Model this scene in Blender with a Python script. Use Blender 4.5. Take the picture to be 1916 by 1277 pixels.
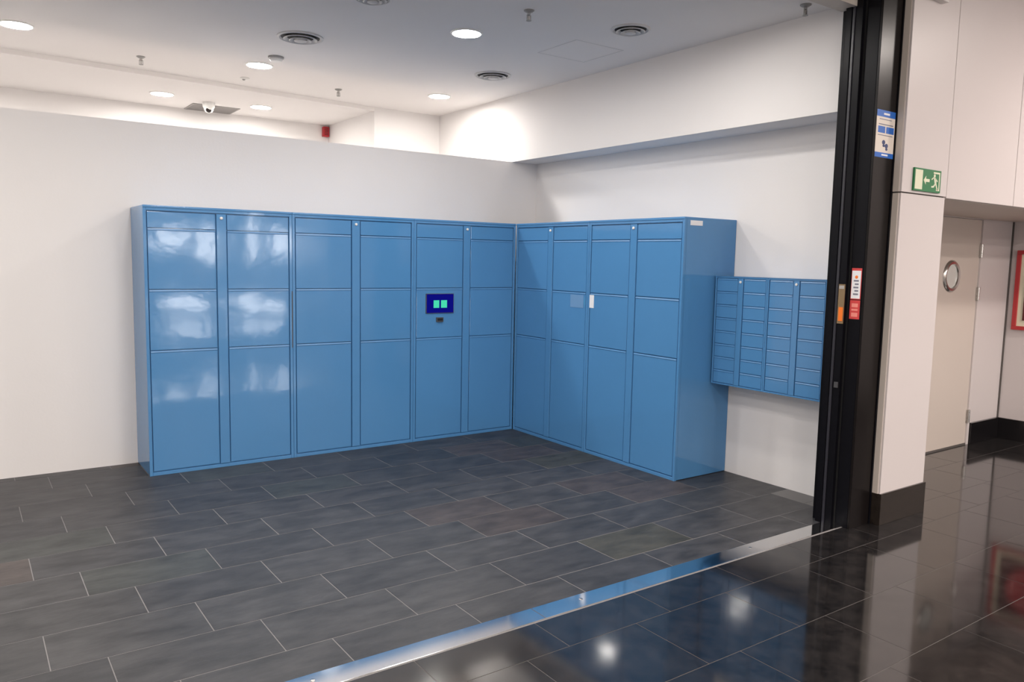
import bpy, bmesh, math, random
from mathutils import Vector, Matrix

for o in list(bpy.data.objects):
    bpy.data.objects.remove(o, do_unlink=True)
SC = bpy.context.scene
COL = SC.collection
random.seed(7)

# ------------------------------------------------------------------ camera
FPX = 1468.06
cam_data = bpy.data.cameras.new('camera')
cam_data.sensor_fit = 'HORIZONTAL'
cam_data.sensor_width = 36.0
cam_data.lens = FPX / 1916.0 * 36.0
cam_data.clip_start = 0.05
cam = bpy.data.objects.new('camera', cam_data)
COL.objects.link(cam)
right = Vector((0.817452, -0.575652, 0.019904))
up = Vector((0.043514, 0.096174, 0.994413))
fwd = Vector((0.57435, 0.812019, -0.103667))
cam.matrix_world = Matrix(((right.x, up.x, -fwd.x, 0), (right.y, up.y, -fwd.y, 0),
                           (right.z, up.z, -fwd.z, 1.6), (0, 0, 0, 1)))
SC.camera = cam

# ------------------------------------------------------------------ world, exposure
world = bpy.data.worlds.new('world')
SC.world = world
world.use_nodes = True
wb = world.node_tree.nodes['Background']
wb.inputs[0].default_value = (1.0, 0.94, 0.88, 1)
wb.inputs[1].default_value = 0.8
SC.view_settings.view_transform = 'Standard'
SC.view_settings.look = 'None'
SC.view_settings.gamma = 1.0
SC.view_settings.use_curve_mapping = False
SC.view_settings.exposure = 0.85
LAMP = 108.0        # radiance of the round ceiling lamps of the locker room
BACK_LAMP = 132.0    # the lamps behind the partition
MALL_FILL = 155.0    # unseen mall lamps, added to light the room from the passage

# ------------------------------------------------------------------ measures (metres)
ZC = 3.18           # ceiling
YB = 6.415          # partition, front face
XR = 4.80           # right wall
XBEAM = 4.494       # front face of the boxed upper wall
ZBEAM = 2.549
YF = 5.955          # locker fronts on the partition
XF = 4.232          # locker fronts on the right wall
YFAR = 7.85
YNICHE = 9.12
XNICHE = 3.70
ZN = 3.14
XLEFT = -4.0
YPIL = 2.543
ZMALL = 3.6

# ------------------------------------------------------------------ materials
def lin(r, g, b):
    def f(c):
        c /= 255.0
        return c / 12.92 if c <= 0.04045 else ((c + 0.055) / 1.055) ** 2.4
    return (f(r), f(g), f(b), 1)

def new_mat(name):
    m = bpy.data.materials.new(name)
    m.use_nodes = True
    nt = m.node_tree
    return m, nt, nt.nodes['Principled BSDF']

def plain(name, col, rough=0.5, metal=0.0, spec=0.5, noise=0.0, nscale=12.0, bump=0.0, bscale=40.0, coat=0.0, emit=0.0, ior=1.5):
    m, nt, b = new_mat(name)
    b.inputs['Base Color'].default_value = col
    b.inputs['Roughness'].default_value = rough
    b.inputs['Metallic'].default_value = metal
    b.inputs['Specular IOR Level'].default_value = spec
    b.inputs['IOR'].default_value = ior
    b.inputs['Coat Weight'].default_value = coat
    if emit:
        b.inputs['Emission Color'].default_value = col
        b.inputs['Emission Strength'].default_value = emit
    tc = nt.nodes.new('ShaderNodeTexCoord')
    if noise:
        n = nt.nodes.new('ShaderNodeTexNoise')
        n.inputs['Scale'].default_value = nscale
        n.inputs['Detail'].default_value = 5
        nt.links.new(tc.outputs['Object'], n.inputs['Vector'])
        mx = nt.nodes.new('ShaderNodeMix'); mx.data_type = 'RGBA'
        mx.inputs[6].default_value = [c * (1 - noise) for c in col[:3]] + [1]
        mx.inputs[7].default_value = [min(1, c * (1 + noise)) for c in col[:3]] + [1]
        nt.links.new(n.outputs['Fac'], mx.inputs[0])
        nt.links.new(mx.outputs[2], b.inputs['Base Color'])
    if bump:
        n2 = nt.nodes.new('ShaderNodeTexNoise')
        n2.inputs['Scale'].default_value = bscale
        n2.inputs['Detail'].default_value = 4
        nt.links.new(tc.outputs['Object'], n2.inputs['Vector'])
        bp = nt.nodes.new('ShaderNodeBump')
        bp.inputs['Strength'].default_value = bump
        bp.inputs['Distance'].default_value = 0.01
        nt.links.new(n2.outputs['Fac'], bp.inputs['Height'])
        nt.links.new(bp.outputs['Normal'], b.inputs['Normal'])
    return m

def emitter(name, col, strength):
    m, nt, b = new_mat(name)
    nt.nodes.remove(b)
    e = nt.nodes.new('ShaderNodeEmission')
    e.inputs[0].default_value = col
    e.inputs[1].default_value = strength
    nt.links.new(e.outputs[0], nt.nodes['Material Output'].inputs[0])
    return m

M = {}
M['wall'] = plain('white_plaster', (0.80, 0.775, 0.765, 1), 0.75, spec=0.25, noise=0.015, nscale=3, bump=0.05, bscale=60)
M['ceiling'] = plain('ceiling_paint', (0.83, 0.80, 0.785, 1), 0.85, spec=0.2, noise=0.01, nscale=2)
M['panel'] = plain('mall_wall_panel', (0.61, 0.56, 0.555, 1), 0.4, spec=0.4, noise=0.01, nscale=3)
M['panel_side'] = plain('mall_wall_edge', (0.60, 0.54, 0.49, 1), 0.5, spec=0.3, noise=0.02)
M['beige_door'] = plain('beige_door_paint', (0.58, 0.51, 0.46, 1), 0.45, noise=0.015, nscale=4)
M['gap'] = plain('dark_joint', (0.09, 0.08, 0.075, 1), 0.8, noise=0.1)
M['black'] = plain('black_powder_coat', (0.0035, 0.0035, 0.0055, 1), 0.4, spec=0.12, noise=0.2, nscale=30, bump=0.03)
M['black_panel'] = plain('black_satin_panel', (0.007, 0.0055, 0.0055, 1), 0.28, spec=0.16, noise=0.15, nscale=20)
M['slot'] = plain('guide_slot_black', (0.003, 0.003, 0.004, 1), 0.6, noise=0.1)
M['brush_seal'] = plain('guide_brush_seal', (0.02, 0.02, 0.028, 1), 0.4, noise=0.2, nscale=60)
M['chrome'] = plain('brushed_steel', (0.55, 0.53, 0.51, 1), 0.25, metal=1.0, noise=0.05, nscale=40)
M['white_plastic'] = plain('white_plastic', (0.78, 0.77, 0.75, 1), 0.35, noise=0.01)
M['grey_plastic'] = plain('grey_plastic', (0.33, 0.32, 0.31, 1), 0.45, noise=0.03)
M['dark_grey'] = plain('dark_grey_plastic', (0.06, 0.06, 0.065, 1), 0.4, noise=0.05)
M['diff_white'] = plain('diffuser_paint', (0.62, 0.60, 0.59, 1), 0.5, noise=0.01)
M['diff_dark'] = plain('diffuser_throat', (0.035, 0.035, 0.04, 1), 0.7, noise=0.05)
M['grille'] = plain('grille_metal', (0.30, 0.28, 0.27, 1), 0.6, noise=0.05)
M['sticker_white'] = plain('white_sticker_paper', (0.82, 0.82, 0.84, 1), 0.5, noise=0.01)
M['pale_blue'] = plain('pale_blue_patch', lin(108, 148, 190), 0.3, noise=0.01)
M['sticker_blue'] = plain('blue_print', lin(20, 98, 190), 0.4, noise=0.02)
M['sticker_cream'] = plain('cream_paper', lin(226, 216, 206), 0.5, noise=0.02)
M['print_grey'] = plain('grey_print', lin(120, 120, 135), 0.5, noise=0.02)
M['print_navy'] = plain('navy_print', lin(45, 62, 110), 0.5, noise=0.02)
M['red'] = plain('red_sticker', lin(205, 62, 62), 0.4, noise=0.03)
M['red_pale'] = plain('pale_red_print', lin(236, 140, 128), 0.4, noise=0.02)
M['orange'] = plain('orange_tag', lin(240, 120, 30), 0.4, noise=0.03)
M['brass'] = plain('worn_brass_plate', lin(140, 118, 88), 0.4, metal=0.4, noise=0.1)
M['green'] = plain('sign_green', lin(14, 112, 62), 0.4, noise=0.03)
M['sign_cream'] = plain('photoluminescent_cream', lin(222, 222, 196), 0.4, noise=0.02)
M['hose_red'] = plain('cabinet_red', lin(176, 48, 52), 0.35, noise=0.03)
M['hose_dark'] = plain('cabinet_dark_red_inside', lin(84, 26, 26), 0.5, noise=0.1)
M['alarm_red'] = plain('alarm_red', lin(190, 40, 50), 0.35, noise=0.03)
M['screen'] = emitter('screen_navy_glow', lin(12, 14, 118), 0.6)
M['icon'] = emitter('screen_green_glow', lin(70, 212, 170), 0.6)
M['lens_glass'] = plain('dark_camera_lens', (0.02, 0.015, 0.015, 1), 0.1, noise=0.02)
M['porthole'] = plain('porthole_glass', (0.62, 0.66, 0.63, 1), 0.06, noise=0.05, coat=0.5)
WARM = (1.0, 0.90, 0.80, 1)
M['lamp'] = emitter('lamp_diffuser_glow', (1.0, 0.955, 0.905, 1), LAMP)
M['lamp_back'] = emitter('back_lamp_diffuser_glow', (1.0, 0.955, 0.90, 1), BACK_LAMP)
M['mall_fill'] = emitter('mall_fill_glow', (1.0, 0.90, 0.83, 1), MALL_FILL)

# blue lacquered sheet steel: glossy, faintly wavy
def locker_paint(name, col):
    m, nt, b = new_mat(name)
    tc = nt.nodes.new('ShaderNodeTexCoord')
    oi = nt.nodes.new('ShaderNodeObjectInfo')
    add = nt.nodes.new('ShaderNodeVectorMath'); add.operation = 'MULTIPLY_ADD'
    add.inputs[1].default_value = (1, 1, 1)
    sc = nt.nodes.new('ShaderNodeMath'); sc.operation = 'MULTIPLY'; sc.inputs[1].default_value = 37.0
    nt.links.new(oi.outputs['Random'], sc.inputs[0])
    nt.links.new(tc.outputs['Object'], add.inputs[0])
    nt.links.new(sc.outputs[0], add.inputs[2])
    n = nt.nodes.new('ShaderNodeTexNoise'); n.inputs['Scale'].default_value = 3.2; n.inputs['Detail'].default_value = 1.0
    nt.links.new(add.outputs[0], n.inputs['Vector'])
    bp = nt.nodes.new('ShaderNodeBump'); bp.inputs['Strength'].default_value = 0.10; bp.inputs['Distance'].default_value = 0.02
    nf = nt.nodes.new('ShaderNodeTexNoise'); nf.inputs['Scale'].default_value = 11.0; nf.inputs['Detail'].default_value = 2.0
    nt.links.new(add.outputs[0], nf.inputs['Vector'])
    ma = nt.nodes.new('ShaderNodeMath'); ma.operation = 'MULTIPLY_ADD'; ma.inputs[1].default_value = 0.22
    nt.links.new(nf.outputs['Fac'], ma.inputs[0]); nt.links.new(n.outputs['Fac'], ma.inputs[2])
    nt.links.new(ma.outputs[0], bp.inputs['Height'])
    nt.links.new(bp.outputs['Normal'], b.inputs['Normal'])
    n2 = nt.nodes.new('ShaderNodeTexNoise'); n2.inputs['Scale'].default_value = 1.7; n2.inputs['Detail'].default_value = 4
    nt.links.new(add.outputs[0], n2.inputs['Vector'])
    mx = nt.nodes.new('ShaderNodeMix'); mx.data_type = 'RGBA'
    mx.inputs[6].default_value = [c * 0.96 for c in col[:3]] + [1]
    mx.inputs[7].default_value = [c * 1.05 for c in col[:3]] + [1]
    nt.links.new(n2.outputs['Fac'], mx.inputs[0])
    nt.links.new(mx.outputs[2], b.inputs['Base Color'])
    b.inputs['Roughness'].default_value = 0.08
    b.inputs['Specular IOR Level'].default_value = 0.55
    return m
M['blue'] = locker_paint('blue_locker_lacquer', (0.078, 0.238, 0.480, 1))
M['blue_lip'] = plain('blue_locker_lip', (0.078, 0.238, 0.480, 1), 0.38, spec=0.8, noise=0.02)

# slate-look floor tiles with a tint of their own
def tile_material():
    m, nt, b = new_mat('slate_tile')
    tc = nt.nodes.new('ShaderNodeTexCoord')
    oi = nt.nodes.new('ShaderNodeObjectInfo')
    sc = nt.nodes.new('ShaderNodeMath'); sc.operation = 'MULTIPLY'; sc.inputs[1].default_value = 91.0
    nt.links.new(oi.outputs['Random'], sc.inputs[0])
    add = nt.nodes.new('ShaderNodeVectorMath'); add.operation = 'ADD'
    nt.links.new(tc.outputs['Object'], add.inputs[0]); nt.links.new(sc.outputs[0], add.inputs[1])
    mp = nt.nodes.new('ShaderNodeMapping'); mp.inputs['Scale'].default_value = (1.0, 2.2, 1.0)
    nt.links.new(add.outputs[0], mp.inputs['Vector'])
    n = nt.nodes.new('ShaderNodeTexNoise'); n.inputs['Scale'].default_value = 4.5; n.inputs['Detail'].default_value = 7; n.inputs['Roughness'].default_value = 0.62
    nt.links.new(mp.outputs[0], n.inputs['Vector'])
    cr = nt.nodes.new('ShaderNodeValToRGB')
    cr.color_ramp.elements[0].position = 0.28; cr.color_ramp.elements[0].color = (0.022, 0.0222, 0.024, 1)
    cr.color_ramp.elements[1].position = 0.76; cr.color_ramp.elements[1].color = (0.070, 0.0685, 0.070, 1)
    nt.links.new(n.outputs['Fac'], cr.inputs['Fac'])
    tint = nt.nodes.new('ShaderNodeValToRGB'); tint.color_ramp.interpolation = 'CONSTANT'
    el = tint.color_ramp.elements
    el[0].position = 0.0; el[0].color = (1.0, 1.0, 1.02, 1)
    el[1].position = 0.42; el[1].color = (0.88, 0.89, 0.93, 1)
    for p, c in ((0.66, (1.08, 1.08, 1.10, 1)), (0.80, (1.16, 1.13, 0.88, 1)), (0.88, (1.28, 1.08, 1.0, 1)), (0.94, (0.98, 1.06, 1.0, 1))):
        e = el.new(p); e.color = c
    nt.links.new(oi.outputs['Random'], tint.inputs['Fac'])
    mul = nt.nodes.new('ShaderNodeMix'); mul.data_type = 'RGBA'; mul.blend_type = 'MULTIPLY'; mul.inputs[0].default_value = 1.0
    nt.links.new(cr.outputs[0], mul.inputs[6]); nt.links.new(tint.outputs[0], mul.inputs[7])
    nt.links.new(mul.outputs[2], b.inputs['Base Color'])
    b.inputs['Roughness'].default_value = 0.42
    b.inputs['Specular IOR Level'].default_value = 0.30
    n2 = nt.nodes.new('ShaderNodeTexNoise'); n2.inputs['Scale'].default_value = 14; n2.inputs['Detail'].default_value = 6
    nt.links.new(mp.outputs[0], n2.inputs['Vector'])
    bp = nt.nodes.new('ShaderNodeBump'); bp.inputs['Strength'].default_value = 0.22; bp.inputs['Distance'].default_value = 0.004
    nt.links.new(n2.outputs['Fac'], bp.inputs['Height']); nt.links.new(bp.outputs['Normal'], b.inputs['Normal'])
    return m
M['tile'] = tile_material()
M['grout'] = plain('tile_grout', (0.22, 0.21, 0.21, 1), 0.85, noise=0.12, nscale=30)

def granite_material():
    m, nt, b = new_mat('polished_black_granite')
    tc = nt.nodes.new('ShaderNodeTexCoord')
    n = nt.nodes.new('ShaderNodeTexNoise'); n.inputs['Scale'].default_value = 9; n.inputs['Detail'].default_value = 8; n.inputs['Roughness'].default_value = 0.7
    nt.links.new(tc.outputs['Object'], n.inputs['Vector'])
    cr = nt.nodes.new('ShaderNodeValToRGB')
    cr.color_ramp.elements[0].position = 0.35; cr.color_ramp.elements[0].color = (0.006, 0.006, 0.007, 1)
    cr.color_ramp.elements[1].position = 0.75; cr.color_ramp.elements[1].color = (0.030, 0.026, 0.025, 1)
    nt.links.new(n.outputs['Fac'], cr.inputs['Fac'])
    nt.links.new(cr.outputs[0], b.inputs['Base Color'])
    b.inputs['Roughness'].default_value = 0.08
    b.inputs['IOR'].default_value = 1.75
    return m
M['granite'] = granite_material()
M['granite_joint'] = plain('granite_joint', (0.11, 0.098, 0.094, 1), 0.5, noise=0.15, nscale=30)
M['plinth'] = plain('dark_granite_plinth', (0.022, 0.017, 0.014, 1), 0.16, noise=0.5, nscale=25)
M['black_base'] = plain('black_skirting', (0.006, 0.005, 0.006, 1), 0.2, noise=0.2)
M['alu'] = plain('polished_aluminium', (0.92, 0.91, 0.90, 1), 0.08, metal=1.0, noise=0.02, nscale=50)
M['mall_wall'] = plain('mall_beige_wall', (0.50, 0.45, 0.41, 1), 0.6, noise=0.02)
M['shop_frame'] = plain('shop_frame_metal', (0.12, 0.12, 0.12, 1), 0.4, noise=0.05)
M['shop_shelf'] = plain('shop_shelf', (0.45, 0.44, 0.43, 1), 0.5, noise=0.03)
M['shop_back'] = plain('shop_back_wall', (0.8, 0.8, 0.8, 1), 0.6, noise=0.02)
M['shop_lamp'] = emitter('shop_strip_glow', (1.0, 0.97, 0.95, 1), 10.0)

# ------------------------------------------------------------------ mesh helpers
def add_box(bm, lo, hi):
    x0, y0, z0 = lo; x1, y1, z1 = hi
    v = [bm.verts.new(p) for p in ((x0, y0, z0), (x1, y0, z0), (x1, y1, z0), (x0, y1, z0),
                                   (x0, y0, z1), (x1, y0, z1), (x1, y1, z1), (x0, y1, z1))]
    for f in ((3, 2, 1, 0), (4, 5, 6, 7), (0, 1, 5, 4), (1, 2, 6, 5), (2, 3, 7, 6), (3, 0, 4, 7)):
        bm.faces.new([v[i] for i in f])

def add_lathe(bm, prof, n=28, M4=None, cap0=True, cap1=True):
    rings = []
    for r, z in prof:
        ring = []
        for i in range(n):
            a = 2 * math.pi * i / n
            p = Vector((r * math.cos(a), r * math.sin(a), z))
            ring.append(bm.verts.new(M4 @ p if M4 else p))
        rings.append(ring)
    for k in range(len(rings) - 1):
        for i in range(n):
            j = (i + 1) % n
            bm.faces.new((rings[k][i], rings[k][j], rings[k + 1][j], rings[k + 1][i]))
    if cap0 and prof[0][0] > 1e-6: bm.faces.new(list(reversed(rings[0])))
    if cap1 and prof[-1][0] > 1e-6: bm.faces.new(rings[-1])

def add_prism(bm, pts, axis, a, b):
    """polygon pts (2D) extruded along axis between a and b"""
    def P(u, v, w):
        return {'x': (w, u, v), 'y': (u, w, v), 'z': (u, v, w)}[axis]
    A = [bm.verts.new(P(u, v, a)) for u, v in pts]
    B = [bm.verts.new(P(u, v, b)) for u, v in pts]
    n = len(pts)
    bm.faces.new(A); bm.faces.new(list(reversed(B)))
    for i in range(n):
        j = (i + 1) % n
        bm.faces.new((A[j], A[i], B[i], B[j]))

def mesh(name, bm, mat, bevel=0.0, smooth=False, seg=2):
    bmesh.ops.recalc_face_normals(bm, faces=bm.faces)
    if bevel:
        bmesh.ops.bevel(bm, geom=list(bm.edges), offset=bevel, segments=seg, affect='EDGES', profile=0.7, clamp_overlap=True)
    if smooth:
        for f in bm.faces: f.smooth = True
        for e in bm.edges:
            if len(e.link_faces) == 2 and e.calc_face_angle(0) > math.radians(38): e.smooth = False
    me = bpy.data.meshes.new(name)
    bm.to_mesh(me); bm.free()
    me.materials.append(M[mat])
    return me

def link(name, data, parent=None, loc=(0, 0, 0)):
    o = bpy.data.objects.new(name, data)
    COL.objects.link(o)
    o.location = loc
    if parent: o.parent = parent
    return o

def obj(name, bm, mat, parent=None, loc=(0, 0, 0), bevel=0.0, smooth=False, seg=2):
    return link(name, mesh(name, bm, mat, bevel, smooth, seg), parent, loc)

def boxes(*bs):
    bm = bmesh.new()
    for lo, hi in bs: add_box(bm, lo, hi)
    return bm

def thing(name, label, cat, loc=(0, 0, 0), group=None, rotz=0.0):
    o = link(name, None, None, loc)
    o.empty_display_size = 0.1
    o.rotation_euler = (0, 0, rotz)
    return tag(o, label, cat, group)

def tag(o, label, cat, group=None):
    o['label'] = label; o['category'] = cat
    if group: o['group'] = group
    return o

def struct(name, bm, mat, label=None, parent=None, bevel=0.0, loc=(0, 0, 0)):
    o = obj(name, bm, mat, parent, loc, bevel)
    if parent is None:
        o['kind'] = 'structure'
        if label: o['label'] = label
    return o

def dup(root, loc, label=None, rotz=None):
    r = root.copy(); COL.objects.link(r); r.location = loc
    if rotz is not None: r.rotation_euler = (0, 0, rotz)
    if label: r['label'] = label
    for ch in list(root.children):
        c = ch.copy(); COL.objects.link(c); c.parent = r
        for g in list(ch.children):
            d = g.copy(); COL.objects.link(d); d.parent = c
    return r

# ------------------------------------------------------------------ room shell
struct('wall_back', boxes(((XLEFT, YB, 0), (XR + 0.02, YB + 0.10, ZBEAM))), 'wall', 'low white partition wall behind the blue lockers')
struct('wall_right', boxes(((XR, 2.85, 0), (XR + 0.12, YFAR + 0.2, ZBEAM + 0.02))), 'wall', 'white right wall below the boxed beam')
struct('wall_beam', boxes(((XBEAM, 2.85, ZBEAM), (XR + 0.12, YFAR + 0.2, ZC + 0.05))), 'wall', 'white boxed upper wall overhanging the right wall')
struct('wall_far', boxes(((XNICHE, YFAR, 0), (XBEAM + 0.35, YFAR + 0.1, ZC + 0.05))), 'wall', 'bright white wall seen over the partition')
struct('wall_niche_side', boxes(((XNICHE, YFAR + 0.1, 0), (XNICHE + 0.08, YNICHE, ZC + 0.05))), 'wall', 'white side wall of the recess behind the partition')
struct('wall_niche', boxes(((XLEFT, YNICHE, 0), (XNICHE + 0.08, YNICHE + 0.1, ZC + 0.05))), 'wall', 'farthest white wall seen over the partition')
struct('wall_left', boxes(((XLEFT - 0.1, 2.5, 0), (XLEFT, YNICHE + 0.1, ZC + 0.05))), 'wall', 'white left end wall of the locker room')
# ceiling; its far part steps down along a line that runs slightly askew
bm = bmesh.new()
add_box(bm, (XLEFT, 2.5, ZC), (XR + 0.12, YNICHE + 0.1, ZC + 0.15))
struct('ceiling', bm, 'ceiling', 'white plaster ceiling of the locker room')
bm = bmesh.new()
add_prism(bm, [(XLEFT, 7.30), (0.354, 7.56), (1.778, 7.67), (XNICHE, YFAR), (XNICHE, YNICHE), (XLEFT, YNICHE)], 'z', ZN, ZC + 0.02)
struct('ceiling_niche', bm, 'ceiling', 'slightly lower ceiling strip beyond the partition')
struct('floor_hidden', boxes(((XLEFT, YB + 0.1, -0.1), (XR, YNICHE, 0.0))), 'grout', 'floor behind the partition')

# mall side
struct('wall_pillar', boxes(((4.612, YPIL, 0.198), (5.13, 2.848, 2.04)), ((4.606, YPIL - 0.004, 2.048), (5.135, 2.848, ZMALL)), ((4.93, 2.848, 0.0), (5.13, 3.4, ZMALL))), 'panel', 'white pillar beside the black shutter guide')
obj('shadow_gap', boxes(((4.618, YPIL + 0.006, 2.03), (5.125, 2.84, 2.06))), 'gap', bpy.data.objects['wall_pillar'])
obj('pillar_edge', boxes(((4.6055, YPIL + 0.012, 0.198), (4.613, 2.70, 2.04)), ((4.6005, YPIL + 0.010, 2.048), (4.607, 2.70, ZMALL))), 'panel_side', bpy.data.objects['wall_pillar'])
struct('baseboard_pillar', boxes(((4.607, YPIL - 0.012, 0), (5.142, 2.849, 0.198))), 'plinth', 'dark polished stone plinth of the white pillar', bevel=0.003)
# bulkhead above the door recess, clad with large panels
bk = struct('wall_bulkhead', boxes(((5.14, YPIL + 0.02, 2.045), (8.2, 3.36, ZMALL))), 'panel_side', 'white panelled bulkhead above the door recess')
for i, (a, b_) in enumerate(((5.150, 6.086), (6.094, 7.04), (7.048, 8.19))):
    obj('panel', boxes(((a, YPIL, 2.040), (b_, YPIL + 0.03, ZMALL - 0.002))), 'panel', bk, bevel=0.002, seg=1)
obj('soffit', boxes(((5.135, YPIL + 0.03, 2.036), (8.19, 3.34, 2.0455))), 'panel_side', bk)
struct('wall_recess', boxes(((5.0, 3.35, 0), (6.45, 3.5, 2.1)), ((7.47, 3.35, 0), (8.2, 3.5, 2.1)), ((6.45, 3.35, 2.03), (7.47, 3.5, 2.1)), ((6.45, 3.45, 0), (7.47, 3.5, 2.1))), 'panel', 'white wall around the beige door')
struct('wall_corridor', boxes(((8.063, -1.0, 0), (8.2, 3.35, 2.1)), ((8.063, -1.0, 2.1), (8.2, YPIL + 0.02, ZMALL))), 'panel', 'white corridor wall with the red framed cabinet')
obj('corner_joint', boxes(((8.050, 3.338, 0.19), (8.064, 3.351, 2.04))), 'gap', bpy.data.objects['wall_corridor'])
struct('baseboard_recess', boxes(((7.505, 3.325, 0), (8.063, 3.352, 0.195))), 'black_base', 'black skirting right of the beige door', bevel=0.002)
struct('baseboard_corridor', boxes(((8.038, -1.0, 0), (8.065, 3.325, 0.195))), 'black_base', 'black skirting along the corridor wall', bevel=0.002)

# door
d = struct('door_1', boxes(((6.47, 3.352, 0.012), (7.455, 3.40, 2.028))), 'beige_door', 'beige metal door with a round porthole', bevel=0.002)
obj('door_frame', boxes(((6.43, 3.340, 0), (6.468, 3.42, 2.04)), ((7.457, 3.340, 0), (7.495, 3.42, 2.04)), ((6.43, 3.340, 2.030), (7.495, 3.42, 2.040))), 'panel', d)
obj('bottom_seal', boxes(((6.47, 3.345, 0.0), (7.455, 3.39, 0.014))), 'gap', d)
for z in (1.756, 1.376, 0.263):
    h = bmesh.new()
    add_lathe(h, [(0.011, -0.06), (0.013, -0.058), (0.013, -0.02), (0.011, -0.019), (0.013, -0.018), (0.013, 0.058), (0.011, 0.06)], 12, Matrix.Translation((7.456, 3.338, z)))
    add_box(h, (7.440, 3.344, z - 0.055), (7.472, 3.350, z + 0.055))
    obj('hinge', h, 'chrome', d, smooth=True)
rot = Matrix.Translation((6.97, 3.352, 1.53)) @ Matrix.Rotation(math.radians(90), 4, 'X')
h = bmesh.new(); add_lathe(h, [(0.100, 0.0), (0.105, 0.016), (0.125, 0.020), (0.138, 0.008), (0.140, 0.0)], 36, rot, False, False)
ring = obj('porthole_rim', h, 'chrome', d, smooth=True)
h = bmesh.new(); add_lathe(h, [(0.105, 0.004), (0.0001, 0.0045)], 36, rot, True, False)
obj('porthole_glass', h, 'porthole', ring, smooth=True)

# ------------------------------------------------------------------ floors
fl = struct('floor', boxes(((XLEFT, 2.64, -0.1), (XR + 0.02, YB + 0.02, -0.0008))), 'grout', 'dark slate tiled floor of the locker room')
PITCH, LEN, J = 0.3325, 0.603, 0.0042
full = None
def tile_mesh(w, d_, name, mat, th=0.012, bev=0.0007):
    return mesh(name, boxes(((-w / 2, -d_ / 2, -th), (w / 2, d_ / 2, 0))), mat, bev, seg=1)
for r in range(12):
    y0 = 2.66 + PITCH * r; y1 = y0 + PITCH
    ya, yb_ = max(y0, 2.766), min(y1, YB)
    x = 1.222 - 0.1965 * r - LEN * 8
    while x < XR:
        xa, xb = max(x, -2.6), min(x + LEN, XR)
        x += LEN
        if xb - xa < 0.03 or yb_ - ya < 0.02: continue
        w, d_ = xb - xa - J, yb_ - ya - J
        if abs(w - (LEN - J)) < 1e-4 and abs(d_ - (PITCH - J)) < 1e-4:
            if full is None: full = tile_mesh(w, d_, 'tile', 'tile')
            me = full
        else:
            me = tile_mesh(w, d_, 'tile', 'tile')
        t = link('tile', me, fl, ((xa + xb) / 2, (ya + yb_) / 2, random.uniform(0.0, 0.0005)))

fm = struct('floor_mall', boxes(((-9, -9.5, -0.1), (14, 2.64, -0.0008)), ((4.6, 2.64, -0.1), (8.2, 3.45, -0.0008))), 'granite_joint', 'polished black granite floor of the mall passage')
obj('granite_field', boxes(((-9, -9.5, -0.02), (-0.4, 2.64, 0)), ((-0.4, -9.5, -0.02), (14, -0.10, 0)), ((8.2, -0.10, -0.02), (14, 2.64, 0))), 'granite', fm)
full = None
rows = [(2.64, 2.395, 2.02), (2.395, 1.977, 1.80), (1.977, 1.562, 1.99), (1.562, 1.147, 1.79), (1.147, 0.732, 2.0), (0.732, 0.317, 1.80), (0.317, -0.10, 2.0),
        (3.34, 3.058, 1.90), (3.058, 2.64, 2.10)]
JG = 0.0038
for k, (yt, ybm, xo) in enumerate(rows):
    x = xo - 0.6 * 5
    x_lo = 4.60 if k >= 7 else -0.4
    while x < 8.063:
        xa, xb = max(x, x_lo), min(x + 0.6, 8.2)
        x += 0.6
        if xb - xa < 0.03: continue
        w, d_ = xb - xa - JG, yt - ybm - JG
        if abs(w - (0.6 - JG)) < 1e-4 and abs(d_ - (0.415 - JG)) < 1e-4:
            if full is None: full = tile_mesh(w, d_, 'granite_tile', 'granite', 0.012, 0.0)
            me = full
        else:
            me = tile_mesh(w, d_, 'granite_tile', 'granite', 0.012, 0.0)
        link('granite_tile', me, fm, ((xa + xb) / 2, (yt + ybm) / 2, random.uniform(0.0, 0.0002)))
# polished aluminium threshold across the opening
st = struct('trim_threshold', boxes(((XLEFT, 2.646, -0.02), (4.40, 2.762, 0.004))), 'alu', 'polished aluminium threshold strip between the two floors', bevel=0.0015)
for x in (1.03, 2.35, 3.60):
    h = bmesh.new(); add_lathe(h, [(0.009, 0.0), (0.009, 0.0015), (0.006, 0.0025), (0.0001, 0.0025)], 14, Matrix.Translation((x, 2.715, 0.0038)), True, False)
    obj('screw', h, 'chrome', st, smooth=True)
h = boxes(((2.088, 2.648, 0.0036), (2.0905, 2.760, 0.0046)))
obj('joint_line', h, 'gap', st)

# header over the opening and mall ceiling
struct('trim_header', boxes(((XLEFT, 2.744, 3.109), (4.39, 2.86, ZMALL))), 'panel_side', 'boxed header above the opening at the shutter guide')
struct('ceiling_mall', boxes(((-9, -9.5, ZMALL), (14, 2.6, ZMALL + 0.1))), 'ceiling', 'ceiling of the mall passage')
struct('wall_mall_left', boxes(((-9, 2.5, 0), (XLEFT, 2.86, ZMALL))), 'mall_wall', 'mall wall left of the opening')

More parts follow.
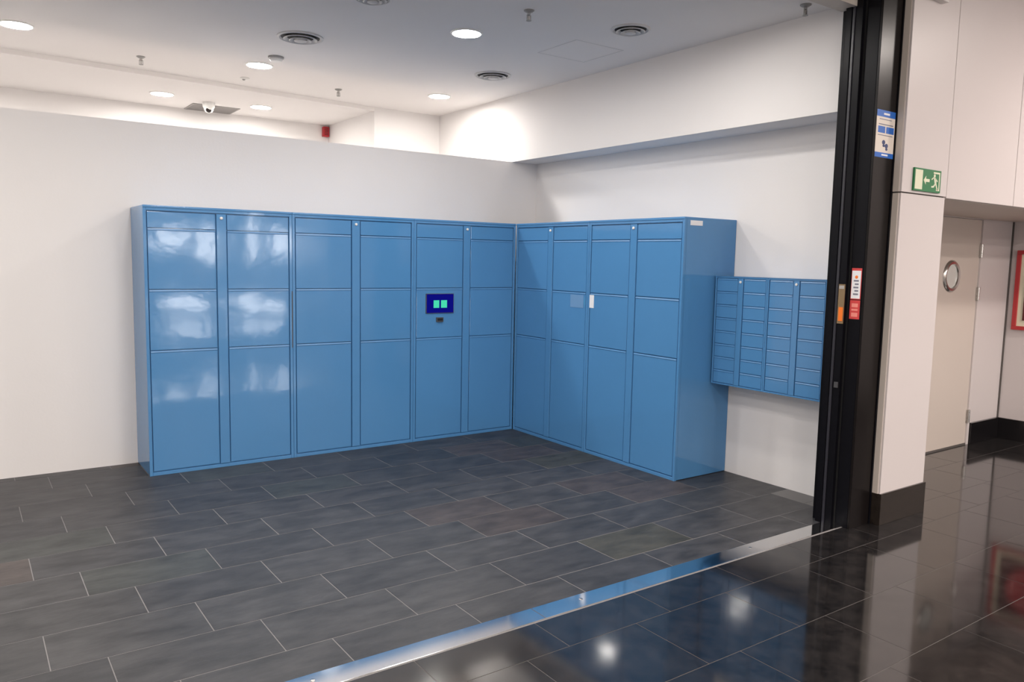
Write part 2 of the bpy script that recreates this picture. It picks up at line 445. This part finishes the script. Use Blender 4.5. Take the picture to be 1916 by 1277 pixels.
# ------------------------------------------------------------------ black shutter guide
g = thing('shutter_guide', 'tall black roller shutter guide post with notices beside the white pillar', 'shutter guide', (4.49, 2.70, 0))
def gp(name, bs, mat, parent=g, bevel=0.0):
    bm = bmesh.new()
    for lo, hi in bs: add_box(bm, (lo[0] - 4.49, lo[1] - 2.70, lo[2]), (hi[0] - 4.49, hi[1] - 2.70, hi[2]))
    return obj(name, bm, mat, parent, bevel=bevel)
ZT = ZMALL
gp('post', [((4.388, 2.610, 0), (4.604, 2.85, ZT))], 'black', bevel=0.003)
gp('front_panel', [((4.385, 2.596, 0.0), (4.588, 2.611, ZT))], 'black_panel', bevel=0.001)
gp('edge_profile', [((4.590, 2.590, 0.0), (4.6045, 2.62, ZT))], 'black', bevel=0.002)
gp('front_flange', [((4.384, 2.612, 0), (4.392, 2.692, ZT))], 'black', bevel=0.002)
gp('guide_slot', [((4.382, 2.692, 0), (4.390, 2.704, ZT))], 'slot')
gp('guide_channel', [((4.358, 2.704, 0), (4.390, 2.748, ZT)), ((4.3475, 2.768, 0), (4.390, 2.806, ZT))], 'black', bevel=0.003)
gp('brush_seal', [((4.352, 2.749, 0.0), (4.375, 2.766, ZT))], 'brush_seal', bevel=0.004)
# lock plate with an orange tag on the guide, seen from the opening
lk = gp('lock_plate', [((4.351, 2.705, 1.252), (4.359, 2.744, 1.490))], 'brass', bevel=0.001)
gp('orange_tag', [((4.3495, 2.708, 1.268), (4.352, 2.736, 1.352))], 'orange', lk)
gp('lock_cap', [((4.3495, 2.708, 1.462), (4.352, 2.740, 1.482))], 'chrome', lk)
gp('keyhole_cover', [((4.3495, 2.712, 0.86), (4.359, 2.736, 0.895))], 'dark_grey')
# white notice with red border, red notice under it, on the flange
n1 = gp('white_notice', [((4.3824, 2.620, 1.402), (4.3845, 2.684, 1.588))], 'red')
n1['label'] = 'small white notice with red border'
gp('paper', [((4.3816, 2.624, 1.407), (4.383, 2.681, 1.573))], 'sticker_white', n1)
h = bmesh.new(); add_lathe(h, [(0.010, 0), (0.0001, 0.0004)], 14, Matrix.Translation((4.3815 - 4.49, 2.652 - 2.70, 1.535)) @ Matrix.Rotation(math.radians(-90), 4, 'Y'), True, False)
obj('orange_dot', h, 'orange', n1)
for k, z in enumerate((1.508, 1.488, 1.468, 1.448, 1.428)):
    gp('print_line', [((4.3811, 2.636, z), (4.3818, 2.668 - (k % 2) * 0.008, z + 0.010))], 'print_grey', n1)
n2 = gp('red_notice', [((4.3824, 2.620, 1.284), (4.3845, 2.684, 1.397))], 'red')
n2['label'] = 'small red notice under the white one'
for a, b_ in ((1.355, 1.378), (1.334, 1.345), (1.298, 1.322)):
    gp('print_line', [((4.3816, 2.632, a), (4.383, 2.672, b_))], 'red_pale', n2)
# blue and white information notice higher up
x0, x1, z0, z1, yy = 4.389, 4.585, 2.238, 2.508, 2.5945
n3 = gp('information_notice', [((x0, yy, z0), (x1, yy + 0.002, z1))], 'sticker_cream')
n3['label'] = 'blue and white information notice with footprints'
def NB(a, b_, c, d_): return ((x0 + a * (x1 - x0), yy - 0.0006, z0 + c * (z1 - z0)), (x0 + b_ * (x1 - x0), yy + 0.001, z0 + d_ * (z1 - z0)))
gp('blue_band', [NB(0, 1, 0.86, 1.0)], 'sticker_blue', n3)
gp('blue_band', [NB(0, 1, 0.0, 0.105)], 'sticker_blue', n3)
gp('blue_picture', [NB(0.10, 0.48, 0.52, 0.66)], 'sticker_blue', n3)
gp('blue_picture', [NB(0.54, 0.96, 0.52, 0.66)], 'sticker_blue', n3)
def NL(a, b_, c, d_): return ((x0 + a * (x1 - x0), yy - 0.0011, z0 + c * (z1 - z0)), (x0 + b_ * (x1 - x0), yy + 0.001, z0 + d_ * (z1 - z0)))
for q in ((0.36, 0.68, 0.905, 0.945), (0.36, 0.70, 0.04, 0.075)): gp('white_print', [NL(*q)], 'sticker_white', n3)
for q in ((0.12, 0.9, 0.69, 0.71), (0.10, 0.9, 0.465, 0.48), (0.15, 0.8, 0.80, 0.815)): gp('grey_print', [NL(*q)], 'print_grey', n3)
h = bmesh.new()
for (cx, cz) in ((0.44, 0.30), (0.60, 0.23)):
    for (dx, dz, ra, rb) in ((0, 0.025, 0.085, 0.05), (0.015, -0.045, 0.06, 0.03)):
        pts = [(x0 + (cx + dx + ra * math.cos(t * math.pi / 6)) * (x1 - x0) - 4.49, z0 + (cz + dz + rb * math.sin(t * math.pi / 6)) * (z1 - z0)) for t in range(12)]
        add_prism(h, pts, 'y', yy - 0.0009 - 2.70, yy + 0.001 - 2.70)
obj('footprint', h, 'print_navy', n3)

# ------------------------------------------------------------------ lockers
ROWS = [0.030, 0.905, 1.338, 1.768, 1.885]
HT = 1.92
def locker(label, loc, rotz, W, depth, gw=0.006):
    """front face at local y=0 looking to -y, width along +x"""
    t = thing('parcel_locker', label, 'locker', loc, 'blue parcel lockers in the corner', rotz)
    fr = 0.026; st_w = 0.078
    c0, c1 = fr, W / 2 - st_w / 2
    c2, c3 = W / 2 + st_w / 2, W - fr
    bm = bmesh.new()
    add_box(bm, (0.001, 0.020, 0.004), (W - 0.001, depth, HT - 0.006))              # carcass
    obj('body', bm, 'blue', t, bevel=0.002, seg=1)
    bm = bmesh.new()                                                              # outer frame
    add_box(bm, (0.001, 0, 0), (fr - 0.004, 0.025, HT)); add_box(bm, (W - fr + 0.004, 0, 0), (W - 0.001, 0.025, HT))
    add_box(bm, (fr - 0.004, 0.0, ROWS[4] + 0.004), (W - fr + 0.004, 0.025, HT)); add_box(bm, (fr - 0.004, 0.002, 0), (W - fr + 0.004, 0.025, ROWS[0] - 0.004))
    obj('frame', bm, 'blue', t, bevel=0.0015, seg=1)
    obj('top_cover', boxes(((0.0005, -0.004, HT - 0.012), (W - 0.0005, depth, HT + 0.006))), 'blue', t, bevel=0.006, seg=3)
    s = obj('centre_stile', boxes(((c1 + 0.005, -0.001, ROWS[0]), (c2 - 0.005, 0.024, ROWS[4]))), 'blue', t, bevel=0.0015, seg=1)
    h = bmesh.new(); add_lathe(h, [(0.011, 0.0), (0.011, 0.006), (0.008, 0.009), (0.0001, 0.010)], 14, Matrix.Translation((W / 2, -0.001, 1.855)) @ Matrix.Rotation(math.radians(90), 4, 'X'), True, False)
    obj('indicator_dot', h, 'white_plastic', s, smooth=True)  # white dot for the indicator at the stile top
    doors = []
    for ci, (a, b_) in enumerate(((c0, c1), (c2, c3))):
        for ri in range(4):
            z0, z1 = ROWS[ri] + gw / 2, ROWS[ri + 1] - gw / 2
            nm = 'header_panel' if ri == 3 else 'locker_door'
            dd = obj(nm, boxes(((a + gw / 2, 0.004, z0), (b_ - gw / 2, 0.024, z1))), 'blue', t, bevel=0.0025, seg=2)
            doors.append(dd)
            if ri < 3:
                bl = bmesh.new(); add_prism(bl, [(0.006, z1 - 0.0005), (0.0035, z1 - 0.0005), (0.0004, z1 - 0.010), (0.0035, z1 - 0.013), (0.006, z1 - 0.013)], 'x', a + 0.005, b_ - 0.005)
                obj('door_lip', bl, 'blue_lip', dd)
    return t, doors
WL = (XF - 1.064) / 3
DL, DR = YB - YF - 0.002, XR - XF - 0.005
l1, d1 = locker('blue parcel locker at the left end, nearest the bare wall', (1.064, YF, 0), 0, WL, DL)
l2, d2 = locker('second blue parcel locker from the left, left of the screen', (1.064 + WL, YF, 0), 0, WL, DL)
l3, d3 = locker('blue parcel locker with the small lit screen, left of the corner', (1.064 + 2 * WL, YF, 0), 0, WL, DL)
WR = (YF - 0.004 - 3.893) / 2
RZ = -math.pi / 2     # fronts look to -x
l4, d4 = locker('blue parcel locker on the right wall, right of the inner corner', (XF + 0.003, YF - 0.004, 0), RZ, WR, DR)
l5, d5 = locker('blue parcel locker at the right end with a white label on its side', (XF + 0.003, YF - 0.004 - WR, 0), RZ, WR, DR)
# blind filler behind the corner
# screen on the third locker (column 0, row 1)
X3 = 1.064 + 2 * WL
sc_ = obj('touch_screen', boxes(((3.294 - X3, -0.004, 1.118), (3.573 - X3, 0.008, 1.290))), 'dark_grey', l3, bevel=0.002, seg=1)
sc_['label'] = 'small lit navy blue screen with two green tiles'
dsp = obj('display', boxes(((3.300 - X3, -0.0048, 1.123), (3.567 - X3, -0.002, 1.285))), 'screen', sc_)
obj('green_tile', boxes(((3.368 - X3, -0.0056, 1.166), (3.424 - X3, -0.003, 1.232))), 'icon', sc_)
obj('green_tile', boxes(((3.442 - X3, -0.0056, 1.166), (3.502 - X3, -0.003, 1.232))), 'icon', sc_)
sn = obj('scanner', boxes(((3.398 - X3, -0.010, 1.042), (3.466 - X3, 0.008, 1.082))), 'dark_grey', l3, bevel=0.004, seg=2)
obj('scanner_window', boxes(((3.406 - X3, -0.0115, 1.054), (3.458 - X3, -0.008, 1.074))), 'slot', sn)
# labels and a pale blue square: on the right wall lockers local x = YF - y
o = obj('pale_square', boxes(((YF - 5.151, 0.0025, 1.208), (YF - 4.972 - 0.01, 0.0045, 1.315))), 'pale_blue', l4); o['label'] = 'pale square patch'
y5 = YF - WR
o = obj('white_label', boxes(((y5 - 4.915, 0.0025, 1.216), (y5 - 4.851, 0.0045, 1.322))), 'sticker_white', l5); o['label'] = 'small white sticker'
o = obj('side_label', boxes(((WR - 0.001, 4.290 - XF, 1.868), (WR + 0.0008, 4.418 - XF, 1.903))), 'sticker_white', l5); o['label'] = 'white label on the side panel'
# dark strip drawn for the slit between first and second locker
obj('slit_strip', boxes(((WL - 0.007, -0.002, 0.88), (WL - 0.0012, 0.002, 1.32))), 'gap', l1)

# ------------------------------------------------------------------ small wall-mounted compartments
XM, MB0, MB1 = 4.571, 0.711, 1.505
def mailbox(label, y_start, W):
    t = thing('mailbox_bank', label, 'mailbox', (XM, y_start, MB0), 'blue mailbox banks on the right wall', RZ)
    H = MB1 - MB0; dp = XR - XM
    bm = bmesh.new(); add_box(bm, (0.0008, 0.012, 0), (W - 0.0008, dp, H - 0.004)); obj('body', bm, 'blue', t, bevel=0.0015, seg=1)
    stw = 0.050; fr = 0.012
    obj('frame', boxes(((0.0008, 0, 0), (fr, 0.014, H)), ((W - fr, 0, 0), (W - 0.0008, 0.014, H)), ((fr, 0, H - 0.010), (W - fr, 0.014, H)), ((fr, 0, 0), (W - fr, 0.014, 0.010))), 'blue', t, bevel=0.001, seg=1)
    obj('top_cover', boxes(((0, -0.003, H), (W, dp, H + 0.004))), 'blue', t, bevel=0.001, seg=1)
    s = obj('centre_stile', boxes(((W / 2 - stw / 2 + 0.003, -0.0005, 0.012), (W / 2 + stw / 2 - 0.003, 0.014, H - 0.012))), 'blue', t, bevel=0.001, seg=1)
    h = bmesh.new(); add_lathe(h, [(0.009, 0.0), (0.009, 0.005), (0.0001, 0.007)], 12, Matrix.Translation((W / 2, -0.0005, H - 0.035)) @ Matrix.Rotation(math.radians(90), 4, 'X'), True, False)
    obj('indicator_dot', h, 'white_plastic', s, smooth=True)  # small white indicator dot
    zs = [0.012 + i * (H - 0.024) / 8 for i in range(9)]
    for a, b_ in ((fr + 0.002, W / 2 - stw / 2), (W / 2 + stw / 2, W - fr - 0.002)):
        for i in range(8):
            dd = obj('mailbox_door', boxes(((a + 0.002, 0.003, zs[i] + 0.0022), (b_ - 0.002, 0.014, zs[i + 1] - 0.0022))), 'blue', t, bevel=0.0015, seg=1)
            bl = bmesh.new(); z1 = zs[i + 1] - 0.0025; add_prism(bl, [(0.005, z1), (0.0025, z1), (-0.0005, z1 - 0.007), (0.0025, z1 - 0.0095), (0.005, z1 - 0.0095)], 'x', a + 0.006, b_ - 0.006)
            obj('door_lip', bl, 'blue_lip', dd)
    return t
mailbox('blue mailbox bank fixed to the wall, next to the tall lockers', 3.878, 0.4585)
mailbox('blue mailbox bank fixed to the wall, next to the black post', 3.4195, 0.4585)

# ------------------------------------------------------------------ ceiling fittings
def lamp(label, x, y, z, mat, group, r=0.099):
    t = thing('downlight', label, 'ceiling lamp', (x, y, z), group)
    bm = bmesh.new(); add_lathe(bm, [(r + 0.016, 0.0), (r + 0.014, -0.006), (r + 0.002, -0.009), (r, -0.004), (r, 0.0)], 32, None, False, False)
    obj('trim_ring', bm, 'white_plastic', t, smooth=True)
    bm = bmesh.new(); add_lathe(bm, [(r, -0.005), (0.0001, -0.0055)], 32, None, False, False)
    obj('diffuser', bm, mat, t)
    return t
GL = 'round recessed ceiling lamps'
lamp('round ceiling lamp at the far left edge of the picture', 0.416, 6.726, ZC, 'lamp_back', GL)
lamp('round ceiling lamp with a small detector beside it', 2.148, 6.79, ZC, 'lamp_back', GL)
lamp('round ceiling lamp nearest the far bright corner', 3.943, 6.893, ZC, 'lamp_back', GL)
lamp('nearest round ceiling lamp, in front of the partition', 3.007, 4.88, ZC, 'lamp', GL)
lamp('round lamp in the far lower ceiling, left of the dome camera', 1.708, 8.405, ZN, 'lamp_back', GL)
lamp('round lamp in the far lower ceiling, right of the dome camera', 2.682, 8.442, ZN, 'lamp_back', GL)
# the same lamps go on outside the frame
for (x, y) in ((1.25, 4.50), (-0.5, 4.88), (-2.25, 4.88), (3.413, 3.42), (1.66, 3.30), (-0.3, 3.30)):  # the second to last is added to light the low right wall
    lamp('unseen round ceiling lamp of the front rows above the picture', x, y, ZC, 'lamp', 'lamps above the picture')
for (x, y) in ((-1.3, 6.75), (-3.0, 6.75), (-0.35, 8.40), (-1.9, 8.40)):
    lamp('round ceiling lamp of the rear row left of the picture', x, y, ZN if y > 8 else ZC, 'lamp_back', 'lamps left of the picture')
for (x, y) in [(xx, yy_) for yy_ in (-1.1, -2.9, -4.7) for xx in (-4.2, -1.7, 0.8, 3.3, 5.8)] + [(7.0, 0.9)]:  # rows added to light the passage and room; the last lamp brightens the bulkhead
    lamp('unseen round lamp added in the mall ceiling for light', x, y, ZMALL, 'mall_fill', 'added lamps of the mall passage', 0.16)

def diffuser(label, x, y, r=0.15):
    t = thing('air_diffuser', label, 'air vent', (x, y, ZC), 'round ceiling air diffusers')
    bm = bmesh.new(); add_lathe(bm, [(r, 0.0), (r, -0.006), (r - 0.014, -0.012), (r - 0.024, -0.004), (r - 0.03, 0.0)], 36, None, False, False)
    obj('outer_ring', bm, 'diff_white', t, smooth=True)
    bm = bmesh.new(); add_lathe(bm, [(r - 0.026, -0.003), (0.0001, -0.003)], 36, None, False, False)
    obj('throat', bm, 'diff_dark', t)
    for k, (rr, zz) in enumerate(((r * 0.74, -0.018), (r * 0.50, -0.026))):
        bm = bmesh.new(); add_lathe(bm, [(rr, zz), (rr - 0.006, zz - 0.004), (rr - 0.030, zz + 0.012), (rr - 0.026, zz + 0.015), (rr, zz)], 36, None, False, False)
        obj('cone', bm, 'diff_white', t, smooth=True)
    bm = bmesh.new(); add_lathe(bm, [(r * 0.27, -0.022), (r * 0.27, -0.030), (r * 0.20, -0.034), (0.0001, -0.034)], 28, None, True, False)
    obj('centre_disc', bm, 'diff_white', t, smooth=True)
    return t
diffuser('round air diffuser in the ceiling above the second locker', 2.12, 5.745, 0.165)
diffuser('round air diffuser near the beam, at the upper right', 3.833, 4.09, 0.135)
diffuser('round air diffuser in the ceiling nearest the bright far corner', 3.858, 5.822, 0.158)
diffuser('round air diffuser cut by the top edge of the picture', 2.155, 4.60, 0.12)

def sprinkler(label, x, y, z=ZC):
    t = thing('sprinkler', label, 'sprinkler', (x, y, z), 'pendent sprinklers in the ceiling')
    bm = bmesh.new(); add_lathe(bm, [(0.034, 0.0), (0.034, -0.004), (0.022, -0.012), (0.014, -0.013), (0.014, -0.0135)], 18, None, True, True); obj('escutcheon', bm, 'grey_plastic', t, smooth=True)
    bm = bmesh.new(); add_lathe(bm, [(0.010, -0.010), (0.011, -0.030), (0.007, -0.034), (0.005, -0.058), (0.0001, -0.060)], 14, None, True, False); obj('nozzle', bm, 'chrome', t, smooth=True)
    bm = bmesh.new(); add_lathe(bm, [(0.0001, -0.060), (0.017, -0.062), (0.017, -0.065), (0.0001, -0.066)], 16, None, False, False); obj('deflector', bm, 'grey_plastic', t, smooth=True)
    bm = bmesh.new()
    for s in (-1, 1): add_box(bm, (s * 0.013 - 0.002, -0.003, -0.062), (s * 0.013 + 0.002, 0.003, -0.028))
    obj('yoke', bm, 'grey_plastic', t)
    return t
sprinkler('sprinkler head left of the lamp with a detector beside it', 1.298, 7.14)
sprinkler('sprinkler head close to the nearest ceiling lamp', 3.052, 4.20)
sprinkler('sprinkler head left of the lamp by the far bright corner', 3.049, 7.26)
sprinkler('sprinkler head by the top of the black post', 4.30, 3.05)
# small sensor and smoke detector beside the lamp
t = thing('motion_sensor', 'tiny white sensor in the ceiling below the lamp with a detector', 'sensor', (2.197, 7.36, ZC))
bm = bmesh.new(); add_lathe(bm, [(0.040, 0), (0.040, -0.008), (0.030, -0.016), (0.0001, -0.018)], 20, None, True, False); obj('housing', bm, 'white_plastic', t, smooth=True)
bm = bmesh.new(); add_lathe(bm, [(0.014, -0.014), (0.012, -0.024), (0.0001, -0.028)], 14, Matrix.Translation((-0.012, -0.01, 0)), True, False); obj('eye', bm, 'grey_plastic', t, smooth=True)
t = thing('smoke_detector', 'round white detector just behind a glowing ceiling lamp', 'detector', (2.17, 6.43, ZC))
bm = bmesh.new(); add_lathe(bm, [(0.062, 0), (0.062, -0.010), (0.055, -0.014)], 26, None, True, True); obj('base', bm, 'grey_plastic', t, smooth=True)
bm = bmesh.new(); add_lathe(bm, [(0.050, -0.013), (0.050, -0.026), (0.040, -0.036), (0.0001, -0.038)], 26, None, True, False); obj('cap', bm, 'white_plastic', t, smooth=True)
# access hatch
t = thing('ceiling_hatch', 'flush square access hatch in the ceiling near the beam', 'hatch', (3.94, 4.75, ZC))
obj('hatch_frame', boxes(((-0.232, -0.232, -0.0012), (0.232, -0.225, 0)), ((-0.232, 0.225, -0.0012), (0.232, 0.232, 0)), ((-0.232, -0.225, -0.0012), (-0.225, 0.225, 0)), ((0.225, -0.225, -0.0012), (0.232, 0.225, 0))), 'diff_white', t)
obj('hatch_panel', boxes(((-0.222, -0.222, -0.001), (0.222, 0.222, 0))), 'ceiling', t)
# dome camera and the grille behind it
t = thing('security_camera', 'white dome camera hanging in front of the dark ceiling grille', 'camera', (2.19, 8.58, ZN))
bm = bmesh.new(); add_lathe(bm, [(0.062, 0), (0.062, -0.012), (0.058, -0.045), (0.050, -0.058)], 28, None, True, True); obj('housing', bm, 'white_plastic', t, smooth=True)
bm = bmesh.new(); add_lathe(bm, [(0.048, -0.056), (0.046, -0.075), (0.034, -0.095), (0.016, -0.104), (0.0001, -0.106)], 24, None, True, False); obj('dome', bm, 'white_plastic', t, smooth=True)
h = bmesh.new(); add_lathe(h, [(0.026, 0.0), (0.026, 0.012), (0.018, 0.016), (0.0001, 0.017)], 18, Matrix.Translation((-0.012, -0.030, -0.085)) @ Matrix.Rotation(math.radians(68), 4, 'X') @ Matrix.Translation((0, 0, 0.002)), True, False)
obj('lens', h, 'lens_glass', t, smooth=True)
t = thing('ceiling_grille', 'dark rectangular return air grille behind the dome camera', 'air vent', (2.305, 8.90, ZN))
obj('frame', boxes(((-0.24, -0.20, -0.006), (0.24, -0.185, 0)), ((-0.24, 0.185, -0.006), (0.24, 0.20, 0)), ((-0.24, -0.185, -0.006), (-0.225, 0.185, 0)), ((0.225, -0.185, -0.006), (0.24, 0.185, 0))), 'grille', t)
obj('backing', boxes(((-0.226, -0.186, -0.001), (0.226, 0.186, 0))), 'diff_dark', t)
sm = mesh('slat', boxes(((-0.225, -0.009, -0.005), (0.225, 0.009, -0.002))), 'grille')
for i in range(13): link('slat', sm, t, (0, -0.168 + i * 0.028, 0))
# red sounder in the niche
t = thing('fire_alarm', 'small red alarm sounder on the far wall over the partition', 'alarm', (3.655, YNICHE, 3.005))
obj('body', boxes(((-0.036, -0.055, 0), (0.036, 0, 0.115))), 'alarm_red', t, bevel=0.006)
obj('sounder_grille', boxes(*[((-0.024, -0.058, 0.02 + k * 0.018), (0.024, -0.054, 0.028 + k * 0.018)) for k in range(5)]), 'hose_dark', t)

# ------------------------------------------------------------------ exit sign, hose cabinet
t = thing('exit_sign', 'green emergency exit sign with arrow and running figure on the pillar', 'exit sign', (4.72, YPIL - 0.004, 2.062))
SW, SH = 0.315, 0.136
obj('plate', boxes(((0, -0.012, 0), (SW, 0, SH))), 'green', t, bevel=0.001, seg=1)
def SP(name, pts, mat, y=-0.0126):
    bm = bmesh.new(); add_prism(bm, pts, 'y', y, -0.011); return obj(name, bm, mat, t)
def rect(a, b_, c, d_): return [(a, c), (b_, c), (b_, d_), (a, d_)]
SP('cream_field', rect(0.010, 0.095, 0.010, SH - 0.010), 'sign_cream')
SP('arrow', [(0.108, 0.068), (0.135, 0.095), (0.135, 0.077), (0.178, 0.077), (0.178, 0.059), (0.135, 0.059), (0.135, 0.041)], 'sign_cream')
SP('doorway', [(0.262, 0.012), (0.300, 0.012), (0.300, 0.124), (0.222, 0.124), (0.222, 0.114), (0.290, 0.114), (0.290, 0.022), (0.262, 0.022)], 'sign_cream')
bm = bmesh.new()
add_prism(bm, [(0.236 + 0.011 * math.cos(k * math.pi / 6), 0.101 + 0.011 * math.sin(k * math.pi / 6)) for k in range(12)], 'y', -0.0126, -0.011)
for pts in ([(0.228, 0.088), (0.250, 0.090), (0.262, 0.056), (0.242, 0.052)],                       # trunk
            [(0.228, 0.088), (0.206, 0.074), (0.200, 0.080), (0.226, 0.094)], [(0.248, 0.090), (0.276, 0.072), (0.271, 0.065), (0.246, 0.080)],   # arms
            [(0.242, 0.054), (0.256, 0.052), (0.232, 0.030), (0.204, 0.028), (0.204, 0.038), (0.226, 0.040)],                                   # front leg
            [(0.248, 0.054), (0.262, 0.056), (0.272, 0.034), (0.284, 0.018), (0.276, 0.013), (0.262, 0.030)]):
    add_prism(bm, pts, 'y', -0.0126, -0.011)
obj('running_figure', bm, 'sign_cream', t)

t = thing('hose_cabinet', 'red framed fire hose cabinet on the corridor wall at the right edge', 'fire cabinet', (8.063, 3.285, 1.04))
CW, CH = 0.72, 0.735
obj('cabinet_frame', boxes(((-0.030, -CW, 0), (0, 0, 0.035)), ((-0.030, -CW, CH - 0.035), (0, 0, CH)), ((-0.030, -0.035, 0.035), (0, 0, CH - 0.035)), ((-0.030, -CW, 0.035), (0, -CW + 0.035, CH - 0.035))), 'hose_red', t, bevel=0.003)
obj('backing', boxes(((-0.010, -CW + 0.03, 0.03), (-0.001, -0.03, CH - 0.03))), 'sign_cream', t)
obj('door_panel', boxes(((-0.022, -CW + 0.09, 0.09), (-0.012, -0.085, CH - 0.085))), 'hose_dark', t, bevel=0.002)
h = bmesh.new(); add_lathe(h, [(0.22, 0.0), (0.22, 0.012), (0.17, 0.016), (0.16, 0.006), (0.05, 0.006), (0.05, 0.018), (0.0001, 0.018)], 32, Matrix.Translation((-0.023, -CW / 2, CH / 2)) @ Matrix.Rotation(math.radians(-90), 4, 'Y'), True, False)
obj('hose_reel', h, 'hose_red', t, smooth=True)

# ------------------------------------------------------------------ mall side behind the camera (seen in the lacquer)
YS = -6.5
XA, XB = 3.3, 7.6
struct('wall_mall', boxes(((-9, YS - 0.2, 0), (XA, YS, ZMALL)), ((XB, YS - 0.2, 0), (14, YS, ZMALL)), ((XA, YS - 0.2, 2.75), (XB, YS, ZMALL))), 'mall_wall', 'beige wall across the mall passage')
struct('wall_shop_back', boxes(((XA - 0.1, YS - 2.6, 0), (XB + 0.1, YS - 2.5, ZMALL))), 'shop_back', 'back wall of the shop across the passage')
struct('wall_shop_left', boxes(((XA - 0.1, YS - 2.5, 0), (XA, YS - 0.2, ZMALL))), 'shop_back', 'left inner wall of the shop across the passage')
struct('wall_shop_right', boxes(((XB, YS - 2.5, 0), (XB + 0.1, YS - 0.2, ZMALL))), 'shop_back', 'right inner wall of the shop across the passage')
struct('ceiling_shop', boxes(((XA, YS - 2.5, 2.8), (XB, YS - 0.2, 2.9))), 'shop_back', 'ceiling of the shop across the passage')
struct('trim_shop_front', boxes(((XA, YS - 0.12, 0), (XA + 0.06, YS - 0.06, 2.75)), ((XB - 0.06, YS - 0.12, 0), (XB, YS - 0.06, 2.75)), ((XA, YS - 0.12, 2.69), (XB, YS - 0.06, 2.75)), ((4.95, YS - 0.12, 0), (5.01, YS - 0.06, 2.69)), ((5.75, YS - 0.12, 0), (5.81, YS - 0.06, 2.69))), 'shop_frame', 'dark frame of the shop front across the passage')
def light(label, *bs):
    t = thing('shop_light', label, 'lamp', (bs[0][0], YS - 2.5, bs[0][2]), 'lit panels in the shop')
    for a, b_, c, d_ in bs:
        obj('light_panel', boxes(((a - bs[0][0], 0.03, c - bs[0][2]), (b_ - bs[0][0], 0.06, d_ - bs[0][2]))), 'shop_lamp', t)
        obj('panel_back', boxes(((a - bs[0][0] - 0.03, 0, c - bs[0][2] - 0.03), (b_ - bs[0][0] + 0.03, 0.028, d_ - bs[0][2] + 0.03))), 'shop_frame', t)
light('tall bright light panel in the shop across the passage', (6.25, 6.52, 1.40, 2.62))
light('upper left light panel in the shop across the passage', (3.95, 4.75, 1.80, 2.15))
light('short upper light panel in the shop across the passage', (5.10, 5.42, 1.45, 2.20))
light('right hand light panel in the shop across the passage', (6.95, 7.30, 1.55, 2.25))
light('long low light panel at the left of the shop', (4.05, 5.20, 0.15, 0.42))
light('long low light panel at the right of the shop', (5.75, 7.10, 0.15, 0.42))
for (x, w_, lb) in ((3.75, 0.7, 'left'), (5.4, 0.6, 'middle'), (7.15, 0.6, 'right')):
    t = thing('display_shelf', 'grey display shelf at the %s of the shop across the passage' % lb, 'shelf', (x, YS - 1.5, 0), 'shop shelves')
    obj('upright', boxes(((-w_ / 2, -0.2, 0), (-w_ / 2 + 0.04, 0.2, 1.4))), 'shop_shelf', t)
    obj('upright', boxes(((w_ / 2 - 0.04, -0.2, 0), (w_ / 2, 0.2, 1.4))), 'shop_shelf', t)
    for z in (0.15, 0.6, 1.05, 1.37): obj('board', boxes(((-w_ / 2 + 0.04, -0.2, z), (w_ / 2 - 0.04, 0.2, z + 0.03))), 'shop_shelf', t)
